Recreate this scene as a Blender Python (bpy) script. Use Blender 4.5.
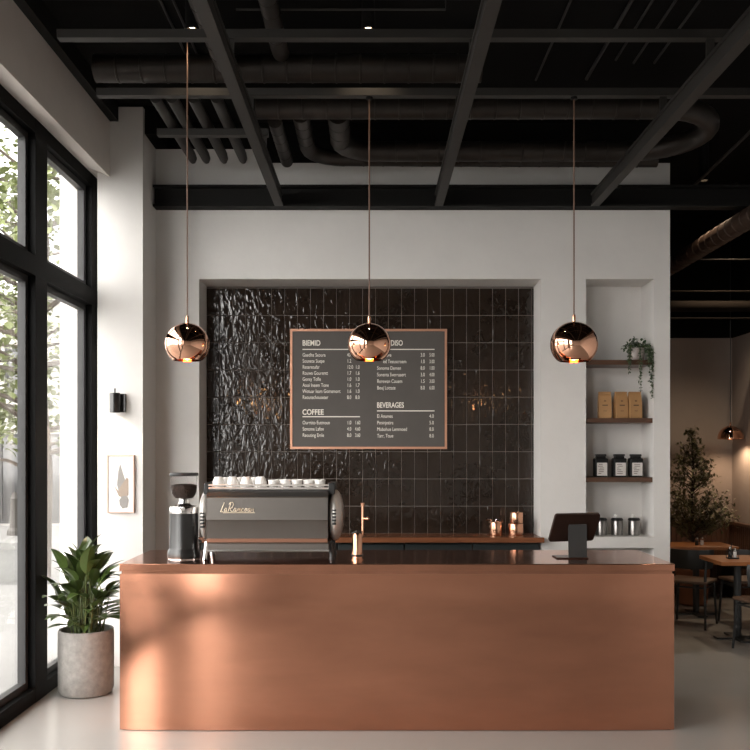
import bpy, bmesh, math, random
from mathutils import Vector, Matrix
R = math.radians
PI = math.pi
SC = bpy.context.scene
COL = SC.collection
for o in list(bpy.data.objects):
    bpy.data.objects.remove(o)

# ------------------------------------------------------------------ camera, sky, lights, exposure
F = 906.0                      # focal length in pixels of the 750 px frame
EYE = 1.767
cd = bpy.data.cameras.new('camera')
cam = bpy.data.objects.new('camera', cd)
COL.objects.link(cam)
cam.location = (0, 0, EYE)
cam.rotation_euler = (R(90), 0, 0)
cd.sensor_width = 36
cd.lens = 36 * F / 750
cd.shift_x = 2 / 750
cd.shift_y = 75 / 750
cd.clip_start = 0.05
cd.clip_end = 200
SC.camera = cam

w = bpy.data.worlds.new('overcast sky')
SC.world = w
w.use_nodes = True
bg = w.node_tree.nodes['Background']
bg.inputs[0].default_value = (1.0, 0.975, 0.94, 1)
# an overcast sky, brightest where the sun stands behind the cloud
wt_ = w.node_tree
w_tc = wt_.nodes.new('ShaderNodeTexCoord')
w_dot = wt_.nodes.new('ShaderNodeVectorMath')
w_dot.operation = 'DOT_PRODUCT'
w_dot.inputs[1].default_value = Vector((-.42, -.86, .26)).normalized()
w_max = wt_.nodes.new('ShaderNodeMath')
w_max.operation = 'MAXIMUM'
w_max.inputs[1].default_value = 0
w_pow = wt_.nodes.new('ShaderNodeMath')
w_pow.operation = 'POWER'
w_pow.inputs[1].default_value = 9
w_mul = wt_.nodes.new('ShaderNodeMath')
w_mul.operation = 'MULTIPLY_ADD'
w_mul.inputs[1].default_value = 1.7        # sun glow
w_mul.inputs[2].default_value = .85        # the rest of the sky
wt_.links.new(w_tc.outputs['Generated'], w_dot.inputs[0])
wt_.links.new(w_dot.outputs['Value'], w_max.inputs[0])
wt_.links.new(w_max.outputs[0], w_pow.inputs[0])
wt_.links.new(w_pow.outputs[0], w_mul.inputs[0])
wt_.links.new(w_mul.outputs[0], bg.inputs[1])

def portal(name, loc, rot, sx, sy):
    l = bpy.data.lights.new(name, 'AREA')
    l.shape = 'RECTANGLE'
    l.size, l.size_y = sx, sy
    l.cycles.is_portal = True
    o = bpy.data.objects.new(name, l)
    COL.objects.link(o)
    o.location = loc
    o.rotation_euler = rot
    return o

portal('window_portal', (-2.60, 4.5, 2.05), (0, R(-90), 0), 4.1, 6.5)
portal('window_portal', (-2.60, -1.75, 2.05), (0, R(-90), 0), 4.1, 3.7)

vs = SC.view_settings
vs.view_transform = 'Standard'
vs.look = 'None'
vs.gamma = 1
vs.use_curve_mapping = False
vs.exposure = 2.88
SC.cycles.max_bounces = 10
SC.cycles.diffuse_bounces = 6
SC.cycles.glossy_bounces = 5
SC.cycles.transparent_max_bounces = 16
SC.cycles.use_denoising = True
SC.cycles.sample_clamp_indirect = 6.0
SC.cycles.caustics_reflective = True

def spot(name, loc, watts, angle=80, color=(1, .78, .55), rot=(0, 0, 0), blend=.6, size=.04):
    l = bpy.data.lights.new(name, 'SPOT')
    l.energy = watts
    l.color = color
    l.spot_size = R(angle)
    l.spot_blend = blend
    l.shadow_soft_size = size
    o = bpy.data.objects.new(name, l)
    COL.objects.link(o)
    o.location = loc
    o.rotation_euler = rot
    return o

def point(name, loc, watts, color=(1, .62, .32), size=.03):
    l = bpy.data.lights.new(name, 'POINT')
    l.energy = watts
    l.color = color
    l.shadow_soft_size = size
    o = bpy.data.objects.new(name, l)
    COL.objects.link(o)
    o.location = loc
    return o

# ------------------------------------------------------------------ helpers
def at(x, y, d):
    """A pixel of the photograph at distance d along the view axis -> a point."""
    return Vector(((x - 373) * d / F, d, EYE + (450 - y) * d / F))

def tag(o, label=None, cat=None, group=None, kind=None):
    if label: o['label'] = label
    if cat: o['category'] = cat
    if group: o['group'] = group
    if kind: o['kind'] = kind
    return o

def empty(name, loc=(0, 0, 0), rz=0, label=None, cat=None, group=None, kind=None):
    o = bpy.data.objects.new(name, None)
    o.empty_display_size = .05
    COL.objects.link(o)
    o.location = loc
    o.rotation_euler = (0, 0, rz)
    return tag(o, label, cat, group, kind)

class MB:
    def __init__(s):
        s.bm = bmesh.new()
        s.flat = False

    def box(s, x0, x1, y0, y1, z0, z1, bev=0, seg=2, mtx=None):
        vs_ = [s.bm.verts.new(p) for p in ((x0, y0, z0), (x1, y0, z0), (x1, y1, z0), (x0, y1, z0),
                                           (x0, y0, z1), (x1, y0, z1), (x1, y1, z1), (x0, y1, z1))]
        fs = [s.bm.faces.new([vs_[i] for i in f]) for f in
              ((3, 2, 1, 0), (4, 5, 6, 7), (0, 1, 5, 4), (1, 2, 6, 5), (2, 3, 7, 6), (3, 0, 4, 7))]
        if bev:
            s.flat = True
            es = list({e for f in fs for e in f.edges})
            r = bmesh.ops.bevel(s.bm, geom=es, offset=bev, segments=seg, affect='EDGES', profile=.5)
            vs_ = list({v for f in r['faces'] for v in f.verts} | {v for v in vs_ if v.is_valid})
        if mtx is not None:
            bmesh.ops.transform(s.bm, matrix=mtx, verts=[v for v in vs_ if v.is_valid])
        return s

    def prism(s, pts, axis, a, b):
        """Extrude a closed outline along an axis from a to b. pts: the two other coordinates in axis order."""
        def mk(p, t):
            return {'x': (t, p[0], p[1]), 'y': (p[0], t, p[1]), 'z': (p[0], p[1], t)}[axis]
        A = [s.bm.verts.new(mk(p, a)) for p in pts]
        B = [s.bm.verts.new(mk(p, b)) for p in pts]
        n = len(pts)
        s.bm.faces.new(A)
        s.bm.faces.new(B[::-1])
        for i in range(n):
            s.bm.faces.new((A[i], B[i], B[(i + 1) % n], A[(i + 1) % n]))
        return s

    def lathe(s, prof, c=(0, 0, 0), n=32, axis='z', cap=True):
        """prof: list of (radius, height)."""
        c = Vector(c)
        rings = []
        for r, h in prof:
            if r < 1e-6:
                p = {'z': (0, 0, h), 'x': (h, 0, 0), 'y': (0, h, 0)}[axis]
                rings.append([s.bm.verts.new(c + Vector(p))])
            else:
                ring = []
                for i in range(n):
                    a = 2 * PI * i / n
                    u, v = r * math.cos(a), r * math.sin(a)
                    p = {'z': (u, v, h), 'x': (h, u, v), 'y': (u, h, v)}[axis]
                    ring.append(s.bm.verts.new(c + Vector(p)))
                rings.append(ring)
        for a, b in zip(rings, rings[1:]):
            if len(a) == 1 and len(b) == 1:
                continue
            for i in range(n):
                j = (i + 1) % n
                if len(a) == 1:
                    s.bm.faces.new((a[0], b[i], b[j]))
                elif len(b) == 1:
                    s.bm.faces.new((a[i], b[0], a[j]))
                else:
                    s.bm.faces.new((a[i], b[i], b[j], a[j]))
        if cap:
            for ring in (rings[0], rings[-1]):
                if len(ring) > 2:
                    s.bm.faces.new(ring)
        return s

    def tube(s, pts, r, n=10, cap=True):
        """A tube along points; r a number or a list."""
        pts = [Vector(p) for p in pts]
        rs = r if isinstance(r, (list, tuple)) else [r] * len(pts)
        rings = []
        ref = None
        for i, p in enumerate(pts):
            t = (pts[min(i + 1, len(pts) - 1)] - pts[max(i - 1, 0)]).normalized()
            if ref is None:
                ref = t.orthogonal().normalized()
            ref = (ref - t * ref.dot(t))
            ref = ref.normalized() if ref.length > 1e-6 else t.orthogonal().normalized()
            bi = t.cross(ref)
            rings.append([s.bm.verts.new(p + (ref * math.cos(2 * PI * k / n) + bi * math.sin(2 * PI * k / n)) * rs[i])
                          for k in range(n)])
        for a, b in zip(rings, rings[1:]):
            for i in range(n):
                j = (i + 1) % n
                s.bm.faces.new((a[i], a[j], b[j], b[i]))
        if cap:
            s.bm.faces.new(rings[0][::-1])
            s.bm.faces.new(rings[-1])
        return s

    def leaf(s, base, d, up, length, width, droop=.3, fold=.15, n=5, shape='lance'):
        """A curved blade from base in direction d, arching down."""
        d = Vector(d).normalized()
        side = d.cross(Vector(up))
        side = side.normalized() if side.length > 1e-5 else d.orthogonal().normalized()
        p = Vector(base)
        rows = []
        for i in range(n + 1):
            t = i / n
            if shape == 'lance':
                wd = width * .5 * (math.sin(PI * min(1, t ** .75)) ** .85 if 0 < t < 1 else 0)
            else:
                wd = width * .5 * (math.sin(PI * t) ** .6 if 0 < t < 1 else 0)
            nrm = side.cross(d).normalized()
            rows.append((s.bm.verts.new(p),
                         s.bm.verts.new(p + side * wd + nrm * wd * fold * 2) if wd > 1e-5 else None,
                         s.bm.verts.new(p - side * wd + nrm * wd * fold * 2) if wd > 1e-5 else None))
            p = p + d * (length / n)
            d = (Matrix.Rotation(-droop / n, 3, side) @ d).normalized()
        for (m0, l0, r0), (m1, l1, r1) in zip(rows, rows[1:]):
            for a, b in ((l0, l1), (r0, r1)):
                if a is None and b is None:
                    continue
                vsx = [v for v in (m0, a, b, m1) if v is not None]
                s.bm.faces.new(vsx)
        return s

    def xf(s, m):
        bmesh.ops.transform(s.bm, matrix=m, verts=s.bm.verts)
        return s

    def build(s, name, m, parent=None, smooth=True, recalc=True, label=None, loc=None):
        if recalc:
            bmesh.ops.recalc_face_normals(s.bm, faces=s.bm.faces)
        me = bpy.data.meshes.new(name)
        s.bm.to_mesh(me)
        s.bm.free()
        if smooth:
            me.polygons.foreach_set('use_smooth', [True] * len(me.polygons))
            me.set_sharp_from_angle(angle=R(32))
            if s.flat:                                  # the broad faces of edge-rounded boxes stay flat
                for p in me.polygons:
                    if p.area > .0006:
                        p.use_smooth = False
        me.materials.append(m)
        o = bpy.data.objects.new(name, me)
        COL.objects.link(o)
        if parent is not None:
            o.parent = parent
        if loc is not None:
            o.location = loc
        if label:
            o['label'] = label
        return o

def copy_tree(o, parent=None):
    c = o.copy()
    COL.objects.link(c)
    if parent is not None:
        c.parent = parent
    for ch in list(o.children):
        copy_tree(ch, c)
    return c

def to_mesh(o):
    """A text or curve object as a plain mesh object."""
    bpy.context.view_layer.update()
    me = bpy.data.meshes.new_from_object(o.evaluated_get(bpy.context.evaluated_depsgraph_get()))
    n, p, l, r, s = o.name, o.parent, o.location.copy(), o.rotation_euler.copy(), o.scale.copy()
    data = o.data
    bpy.data.objects.remove(o)
    bpy.data.curves.remove(data)
    me.name = n
    q = bpy.data.objects.new(n, me)
    COL.objects.link(q)
    q.parent, q.location, q.rotation_euler, q.scale = p, l, r, s
    return q

def struct(name, mb, m, parent=None, smooth=False):
    o = mb.build(name, m, parent, smooth)
    o['kind'] = 'structure'
    return o

# ------------------------------------------------------------------ materials
def mat(name, color, rough=.5, metal=0, var=0, vscale=4, bump=0, bscale=30, rvar=0, spec=.5, coat=0,
        color2=None, stretch=None, emit=None, estr=0, sub=0, aniso=0, detail=5):
    m = bpy.data.materials.new(name)
    m.use_nodes = True
    nt = m.node_tree
    b = nt.nodes['Principled BSDF']
    b.inputs['Base Color'].default_value = (*color, 1)
    b.inputs['Roughness'].default_value = rough
    b.inputs['Metallic'].default_value = metal
    b.inputs['Specular IOR Level'].default_value = spec
    if coat:
        b.inputs['Coat Weight'].default_value = coat
        b.inputs['Coat Roughness'].default_value = .08
    if emit:
        b.inputs['Emission Color'].default_value = (*emit, 1)
        b.inputs['Emission Strength'].default_value = estr
    if aniso:
        b.inputs['Anisotropic'].default_value = aniso
    tc = nt.nodes.new('ShaderNodeTexCoord')
    src = tc.outputs['Object']
    if stretch:
        mp = nt.nodes.new('ShaderNodeMapping')
        mp.inputs['Scale'].default_value = stretch
        nt.links.new(src, mp.inputs[0])
        src = mp.outputs[0]
    if var or rvar:
        n = nt.nodes.new('ShaderNodeTexNoise')
        n.inputs['Scale'].default_value = vscale
        n.inputs['Detail'].default_value = detail
        n.inputs['Roughness'].default_value = .62
        nt.links.new(src, n.inputs['Vector'])
        ramp = nt.nodes.new('ShaderNodeMapRange')
        ramp.inputs['From Min'].default_value = .2
        ramp.inputs['From Max'].default_value = .8
        nt.links.new(n.outputs['Fac'], ramp.inputs['Value'])
        if var:
            mx = nt.nodes.new('ShaderNodeMix')
            mx.data_type = 'RGBA'
            c2 = color2 or tuple(max(0, c * (1 - var)) for c in color)
            c1 = color if color2 else tuple(min(1, c * (1 + var)) for c in color)
            mx.inputs[6].default_value = (*c2, 1)
            mx.inputs[7].default_value = (*c1, 1)
            nt.links.new(ramp.outputs[0], mx.inputs[0])
            nt.links.new(mx.outputs[2], b.inputs['Base Color'])
        if rvar:
            mr = nt.nodes.new('ShaderNodeMapRange')
            mr.inputs['From Min'].default_value = 0
            mr.inputs['From Max'].default_value = 1
            mr.inputs['To Min'].default_value = rough - rvar
            mr.inputs['To Max'].default_value = rough + rvar
            nt.links.new(ramp.outputs[0], mr.inputs['Value'])
            nt.links.new(mr.outputs[0], b.inputs['Roughness'])
    if bump:
        n2 = nt.nodes.new('ShaderNodeTexNoise')
        n2.inputs['Scale'].default_value = bscale
        n2.inputs['Detail'].default_value = 3
        nt.links.new(src, n2.inputs['Vector'])
        bp = nt.nodes.new('ShaderNodeBump')
        bp.inputs['Strength'].default_value = bump
        bp.inputs['Distance'].default_value = .02
        nt.links.new(n2.outputs['Fac'], bp.inputs['Height'])
        nt.links.new(bp.outputs[0], b.inputs['Normal'])
    return m

def glass_mat(name, tint=(1, 1, 1), ior=1.45, base=.0):
    m = bpy.data.materials.new(name)
    m.use_nodes = True
    nt = m.node_tree
    nt.nodes.clear()
    out = nt.nodes.new('ShaderNodeOutputMaterial')
    mix = nt.nodes.new('ShaderNodeMixShader')
    tr = nt.nodes.new('ShaderNodeBsdfTransparent')
    tr.inputs[0].default_value = (*tint, 1)
    gl = nt.nodes.new('ShaderNodeBsdfGlossy')
    gl.inputs['Roughness'].default_value = .01
    fr = nt.nodes.new('ShaderNodeFresnel')
    ge = nt.nodes.new('ShaderNodeNewGeometry')      # same reflection from either side of the thin pane
    io = nt.nodes.new('ShaderNodeMapRange')
    io.inputs['To Min'].default_value = ior
    io.inputs['To Max'].default_value = 1 / ior
    nt.links.new(ge.outputs['Backfacing'], io.inputs['Value'])
    nt.links.new(io.outputs[0], fr.inputs[0])
    nt.links.new(fr.outputs[0], mix.inputs[0])
    nt.links.new(tr.outputs[0], mix.inputs[1])
    nt.links.new(gl.outputs[0], mix.inputs[2])
    nt.links.new(mix.outputs[0], out.inputs[0])
    return m

M = {}
M['plaster'] = mat('warm grey plaster', (.68, .662, .638), .75, var=.06, vscale=2.2, bump=.08, bscale=14)
M['plaster_brown'] = mat('taupe plaster', (.36, .305, .27), .8, var=.08, vscale=2.5, bump=.08, bscale=14)
M['plaster_unlit'] = mat('unlit tone plaster', (.62, .575, .535), .8, var=.07, vscale=2.5, bump=.08, bscale=14)  # darker plaster copy, the header's lack of light is put into its colour
M['black_paint'] = mat('matt black paint', (.007, .0065, .006), .9, spec=.1)
M['concrete'] = mat('polished concrete', (.36, .345, .325), .22, var=.07, vscale=.8, rvar=.02, detail=3)
M['black_steel'] = mat('charcoal steel', (.024, .0215, .019), .6, var=.15, vscale=6)
M['black_steel_dark'] = mat('black steel', (.010, .0095, .009), .7, spec=.2)
M['duct'] = mat('dark spiral duct', (.030, .024, .020), .45, metal=.5, var=.3, vscale=9, stretch=(1, .2, 1))
M['duct_brown'] = mat('brown duct', (.045, .026, .018), .5, metal=.4, var=.3, vscale=9)
M['pipe_dark'] = mat('dark brown pipe', (.012, .009, .007), .9, spec=.08)
M['conduit'] = mat('dark conduit', (.05, .047, .044), .5, metal=.4)
M['frame'] = mat('black aluminium', (.005, .005, .005), .6, spec=.06)
M['frame_grey'] = mat('grey aluminium', (.03, .03, .03), .45, spec=.25)
M['copper'] = mat('brushed copper sheet', (.62, .29, .185), .15, metal=1, var=.12, vscale=3.2, rvar=.03, detail=5, stretch=(.6, 1, 2.0))
M['copper_top'] = mat('satin copper top', (.60, .28, .18), .15, metal=1, var=.08, vscale=3, rvar=.03)
M['copper_mirror'] = mat('polished copper', (.84, .47, .32), .04, metal=1)
M['copper_satin'] = mat('satin copper', (.72, .39, .25), .22, metal=1, var=.05, vscale=10)
M['copper_frame'] = mat('copper frame', (.62, .33, .22), .38, metal=.7)
M['copper_dull'] = mat('dull copper band', (.22, .105, .065), .45, metal=.5)
M['cord'] = mat('brown cord', (.16, .09, .06), .6)
M['tile'] = None
M['grout'] = mat('grey grout', (.16, .142, .128), .9)
M['board'] = mat('slate board', (.072, .064, .057), .65, var=.12, vscale=3)
M['chalk'] = mat('cream lettering', (.80, .76, .68), .8)
M['wood_dark'] = mat('dark walnut', (.085, .040, .022), .35, var=.35, vscale=5, stretch=(.6, 6, 6))
M['wood_top'] = mat('oiled wood worktop', (.20, .075, .035), .22, var=.3, vscale=5, stretch=(.6, 6, 6))
M['wood_table'] = mat('warm oak', (.36, .135, .045), .38, var=.3, vscale=4, stretch=(.5, 6, 6))
M['wainscot'] = mat('brown timber panelling', (.10, .050, .030), .45, var=.25, vscale=4, stretch=(8, 8, .5))
M['cabinet'] = mat('dark teal cabinet', (.020, .026, .027), .45)
M['black_plastic'] = mat('black plastic', (.014, .014, .014), .4)
M['black_gloss'] = mat('gloss black enamel', (.011, .0105, .010), .28, coat=.15)
M['grey_metal'] = mat('gunmetal', (.13, .118, .107), .36, metal=.7, var=.06, vscale=3)
M['chrome'] = mat('chrome', (.80, .78, .76), .10, metal=1)
M['dark_chrome'] = mat('dark chrome', (.50, .48, .46), .25, metal=1)
M['black_tin'] = mat('black tin', (.007, .007, .007), .5, spec=.25)
M['steel'] = mat('brushed steel', (.24, .23, .22), .28, metal=1)
M['side_shell'] = mat('polished side shell', (.62, .60, .57), .28, metal=.45)
M['rail'] = mat('bright steel rail', (.62, .59, .56), .35, metal=.6)
M['brass_script'] = mat('pale brass lettering', (.80, .68, .52), .35, metal=.4)
M['porcelain'] = mat('white porcelain', (.80, .78, .75), .2, coat=.4)
M['beans'] = mat('roasted beans', (.020, .009, .005), .5, var=.5, vscale=90, spec=.2, bump=.7, bscale=95)
M['kraft'] = mat('kraft paper', (.42, .23, .095), .6, var=.08, vscale=12, bump=.15, bscale=18)
M['ink'] = mat('dark print', (.05, .03, .02), .7)
M['label_paper'] = mat('label paper', (.58, .55, .52), .7)
M['label_ink'] = mat('faded print', (.16, .13, .11), .7)
M['stone_pot'] = mat('mottled concrete pot', (.215, .203, .188), .65, var=.30, vscale=22, bump=.2, bscale=25)
M['grey_pot'] = mat('glazed grey pot', (.42, .36, .33), .25, var=.1, vscale=12)
M['terracotta'] = mat('terracotta', (.30, .12, .06), .8)
M['soil'] = mat('potting soil', (.06, .035, .022), .95, var=.4, vscale=50, bump=.6, bscale=60)
M['leaf'] = mat('glossy green leaf', (.058, .092, .022), .30, var=.4, vscale=5)
M['leaf_dark'] = mat('dark small leaf', (.14, .125, .055), .5, var=.4, vscale=6)
M['leaf_vine'] = mat('trailing leaf', (.060, .095, .045), .5, var=.4, vscale=30)
M['leaf_tree'] = mat('street tree leaf', (.13, .155, .05), .6, var=.45, vscale=1.5)
M['stem'] = mat('green stem', (.075, .105, .03), .5)
M['bark'] = mat('bark', (.07, .055, .042), .9, var=.3, vscale=10)
M['paper'] = mat('white paper', (.80, .78, .75), .8)
M['wash_grey'] = mat('grey wash', (.30, .285, .27), .85, var=.15, vscale=9)
M['wash_beige'] = mat('beige wash', (.36, .29, .235), .85, var=.12, vscale=9)
M['frame_rose'] = mat('pale copper picture frame', (.58, .40, .32), .4, metal=.3)
M['facade'] = mat('pale render facade', (.40, .385, .36), .9, var=.05, vscale=1)
M['facade_glass'] = mat('shop window glass', (.03, .03, .03), .08)
M['asphalt'] = mat('pale asphalt', (.13, .128, .124), .9, var=.08, vscale=1.5)
M['reflected_ground'] = mat('unseen reflected ground', (.16, .157, .152), .9, var=.1, vscale=1.5)  # ground out of view, toned for the reflection in the copper front
M['pavement'] = mat('pale paving', (.20, .196, .19), .9, var=.06, vscale=2)
M['bollard'] = mat('weathered bollard', (.04, .035, .03), .7)
M['chair'] = mat('black stained chair', (.022, .024, .025), .42)
M['seat_brown'] = mat('brown leather seat', (.11, .065, .042), .45)
M['glass'] = glass_mat('window glass')
M['clear'] = glass_mat('clear glass', (.98, .98, .98), 1.10)
M['bulb'] = mat('warm glowing bulb', (1, .7, .4), .4, emit=(1, .30, .05), estr=.28)
M['lamp_face'] = mat('lamp face', (1, .8, .6), .4, emit=(1, .72, .45), estr=2.2)

def tile_mat():
    m = mat('handmade glossy brown tile', (.021, .0140, .0100), .045, var=.35, vscale=2.5, spec=.5)
    nt = m.node_tree
    b = nt.nodes['Principled BSDF']
    tc = nt.nodes['Texture Coordinate']
    n = nt.nodes.new('ShaderNodeTexNoise')
    n.inputs['Scale'].default_value = 13
    n.inputs['Detail'].default_value = 1.2
    n.inputs['Distortion'].default_value = 1.0
    mp = nt.nodes.new('ShaderNodeMapping')
    mp.inputs['Scale'].default_value = (1.6, 1, .8)
    nt.links.new(tc.outputs['Object'], mp.inputs[0])
    nt.links.new(mp.outputs[0], n.inputs['Vector'])
    bp = nt.nodes.new('ShaderNodeBump')
    bp.inputs['Strength'].default_value = .50
    bp.inputs['Distance'].default_value = .010
    nt.links.new(n.outputs['Fac'], bp.inputs['Height'])
    nt.links.new(bp.outputs[0], b.inputs['Normal'])
    return m
M['tile'] = tile_mat()

# ------------------------------------------------------------------ the room shell
WX = -2.36            # inner face of the glazed wall
D_COL, D_WALL, D_NICHE = 7.40, 7.84, 8.20
CEIL = 4.60
YR, YF = -5.0, 11.2   # rear wall and far wall
XR = 4.44

struct('floor', MB().box(WX - .2, XR + .2, YR - .2, YF + .2, -.1, 0), M['concrete'])
struct('ceiling', MB().box(WX - .2, XR + .2, YR - .2, YF + .2, CEIL, CEIL + .15), M['black_paint'])

# main wall behind the bar, with its niches
xs = [-1.88, -1.505, 1.453, 1.843, 2.431, 2.57]
zs = [0, .20, .919, 1.015, 3.246, 4.25]
holes = {(1, k) for k in range(0, 4)} | {(3, 1), (3, 3)}
mb = MB()
for i in range(5):
    for k in range(5):
        if (i, k) not in holes:
            mb.box(xs[i], xs[i + 1], D_WALL, D_NICHE, zs[k], zs[k + 1])
mb.box(-1.88, 2.57, D_NICHE, 8.50, 0, 4.25)
bmesh.ops.remove_doubles(mb.bm, verts=mb.bm.verts, dist=1e-5)
# drop the walls shared by neighbouring blocks
seen = {}
for f in mb.bm.faces:
    c = f.calc_center_median()
    seen.setdefault((round(c.x, 4), round(c.y, 4), round(c.z, 4)), []).append(f)
bmesh.ops.delete(mb.bm, geom=[f for v in seen.values() if len(v) > 1 for f in v], context='FACES_ONLY')
wall_back = struct('wall_back', mb, M['plaster'])
struct('trim_1', MB().box(-.95, 2.57, D_WALL + .005, 8.50, 4.25, CEIL).box(-1.88, -.95, D_WALL + .005, 8.5, 4.37, CEIL), M['black_paint'])
struct('wall_back_upper', MB().box(-1.88, -.95, D_WALL, 8.49, 4.25, 4.37), M['plaster'])
struct('column', MB().box(-2.25, -1.88, D_COL, 8.50, 0, 4.57), M['plaster'])
# soffit block over column and wall corner
struct('trim_2', MB().prism([(-1.88, D_COL + .06), (-1.78, D_COL + .06), (-1.78, D_WALL), (-1.88, D_WALL)], 'z', 4.37, CEIL), M['black_paint'])

# glazed wall: header, sill kerb, piers
struct('wall_left', MB().prism([(-2.15, 4.0), (WX, 4.09), (WX - .24, 4.09), (WX - .24, CEIL), (-2.15, CEIL)], 'y', YR, D_COL)
       .box(WX - .24, -2.25, D_COL, 8.5, 4.09, CEIL)
       .box(WX - .24, WX, .10, 1.60, 0, 4.09)
       .box(WX - .24, WX, YR, -3.6, 0, 4.09)
       .box(WX - .24, -2.25, 7.75, 8.50, 0, 4.09), M['plaster_unlit'])
struct('wall_right', MB().box(XR, XR + .2, YR, 8.0, 0, CEIL), M['plaster'])
struct('wall_dining', MB().box(XR, XR + .2, 8.0, YF, 0, CEIL), M['plaster_brown'])
struct('wall_far', MB().box(1.9, XR + .2, YF, YF + .2, 0, CEIL), M['plaster_brown'])
struct('wall_rear', MB().box(WX - .24, XR + .2, YR - .2, YR, 0, CEIL), M['plaster'])
struct('wall_passage', MB().box(1.75, 1.9, 8.5, YF + .2, 0, CEIL), M['plaster_brown'])
# black painted upper band of the dining room
struct('trim_3', MB().box(1.9, XR, YF - .03, YF - .002, 3.15, CEIL).box(XR - .03, XR - .002, 8.0, YF - .03, 3.15, CEIL), M['black_paint'])
def ribbed(x0, x1, y0, y1, along):
    mb = MB().box(x0, x1, y0, y1, 0, .86)
    L = (x1 - x0) if along == 'x' else (y1 - y0)
    n = int(L / .06)
    for i in range(n):
        a = (i + .5) * L / n
        if along == 'x':
            mb.box(x0 + a - .022, x0 + a + .022, y0 - .012, y0, 0, .86)
        else:
            mb.box(x0 - .012, x0, y0 + a - .022, y0 + a + .022, 0, .86)
    if along == 'x':
        mb.box(x0, x1, y0 - .025, y1, .86, .89)
    else:
        mb.box(x0 - .025, x1, y0, y1, .86, .89)
    return mb
struct('trim_4', ribbed(1.9, XR - .04, YF - .04, YF - .002, 'x'), M['wainscot'])
struct('trim_5', ribbed(XR - .04, XR - .002, 8.6, YF - .04, 'y'), M['wainscot'])

# tiles lining the bar niche
rng = random.Random(3)
mb = MB()
tw, th, g = .1175, .246, .0050
nx = 26
x = -1.505
zt = 3.246
for i in range(nx):
    for k in range(11):
        x0, x1 = -1.505 + i * tw + g / 2, min(-1.505 + (i + 1) * tw - g / 2, 1.452)
        z1 = zt - .018 - k * th - g / 2
        z0 = z1 - th + g
        if x1 - x0 < .01 or z1 < .85:
            continue
        t = D_NICHE - .004
        cx, cz = (x0 + x1) / 2, (z0 + z1) / 2
        m = Matrix.Translation((cx, D_NICHE - .012, cz)) @ Matrix.Rotation(R(rng.uniform(-.3, .3)), 4, 'X') @ Matrix.Rotation(R(rng.uniform(-.3, .3)), 4, 'Z')
        mb.box(-(x1 - x0) / 2, (x1 - x0) / 2, -.006, .008, -(z1 - z0) / 2, (z1 - z0) / 2, bev=.003, seg=1, mtx=m)
mb.build('tile_panel', M['tile'], wall_back, smooth=False)
MB().box(-1.503, 1.451, D_NICHE - .0125, D_NICHE, .3, 3.244).build('grout_bed', M['grout'], wall_back)

# windows
def window(name, y0, y1, mullions, door=None):
    fr = MB()
    xo, xi = WX - .085, WX
    zt, zb = 4.085, .0
    fr.box(xo, xi, y0, y1, zt - .10, zt)                # head
    fr.box(xo, xi, y0, y1, zb, .10)                     # threshold
    fr.box(xo, xi + .004, y0, y1, 2.985, 3.125)         # transom
    ends = [(y0, y0 + .13), (y1 - .15, y1)] + mullions
    for a, b in ends:
        fr.box(xo, xi + .002, a, b, zb, zt)
    f = struct(name, fr, M['frame'])
    ends = sorted(ends)
    for (a0, a1), (b0, b1) in zip(ends, ends[1:]):
        for zz0, zz1 in ((.10, 2.985), (3.125, zt - .10)):
            s = MB()
            q = .05
            s.box(xo - .02, xi - .05, a1, a1 + q, zz0, zz1).box(xo - .02, xi - .05, b0 - q, b0, zz0, zz1)
            s.box(xo - .02, xi - .05, a1 + q, b0 - q, zz0, zz0 + q).box(xo - .02, xi - .05, a1 + q, b0 - q, zz1 - q, zz1)
            struct('sash', s, M['frame_grey'], f)
            gq = MB().box(xo + .006, xo + .014, a1 + q, b0 - q, zz0 + q, zz1 - q)
            struct('glass_pane', gq, M['glass'], f)
    return f
window('window_1', 1.60, 7.75, [(6.33, 6.56), (3.75, 3.95)])
window('window_2', -3.6, .10, [])

# ------------------------------------------------------------------ outside
struct('pavement', MB().box(-40, WX - .25, 5.0, 12.0, -.10, -.02), M['pavement'])
struct('added_ground', MB().box(-60, WX - .25, -14, 5.0, -.16, -.04), M['reflected_ground'])  # unseen ground added to shape what the copper front reflects
struct('street', MB().box(-60, 8, 12.0, 17.0, -.22, -.10), M['asphalt'])
struct('kerb', MB().box(-60, 8, 16.9, 17.1, -.22, .04), M['pavement'])
struct('pavement_far', MB().box(-60, 8, 17.1, 60, -.2, .02), M['pavement'])
struct('wall_outer_pier', MB().box(-2.84, -2.60, 8.22, 8.75, -.02, 5.0), M['plaster'])
fac = empty('street_building', (-9, 21, .02), 0, 'pale rendered building with shop windows across the street', 'building')
mb = MB().box(-6, 4.2, 0, 3, 0, 5.2)
mb.build('facade_wall', M['facade'], fac, smooth=False)
MB().box(-6, 4.2, -.12, 0, 2.75, 2.95).box(-6, 4.2, -.15, 3, 5.2, 5.35).build('cornice', M['facade'], fac, smooth=False)
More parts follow.
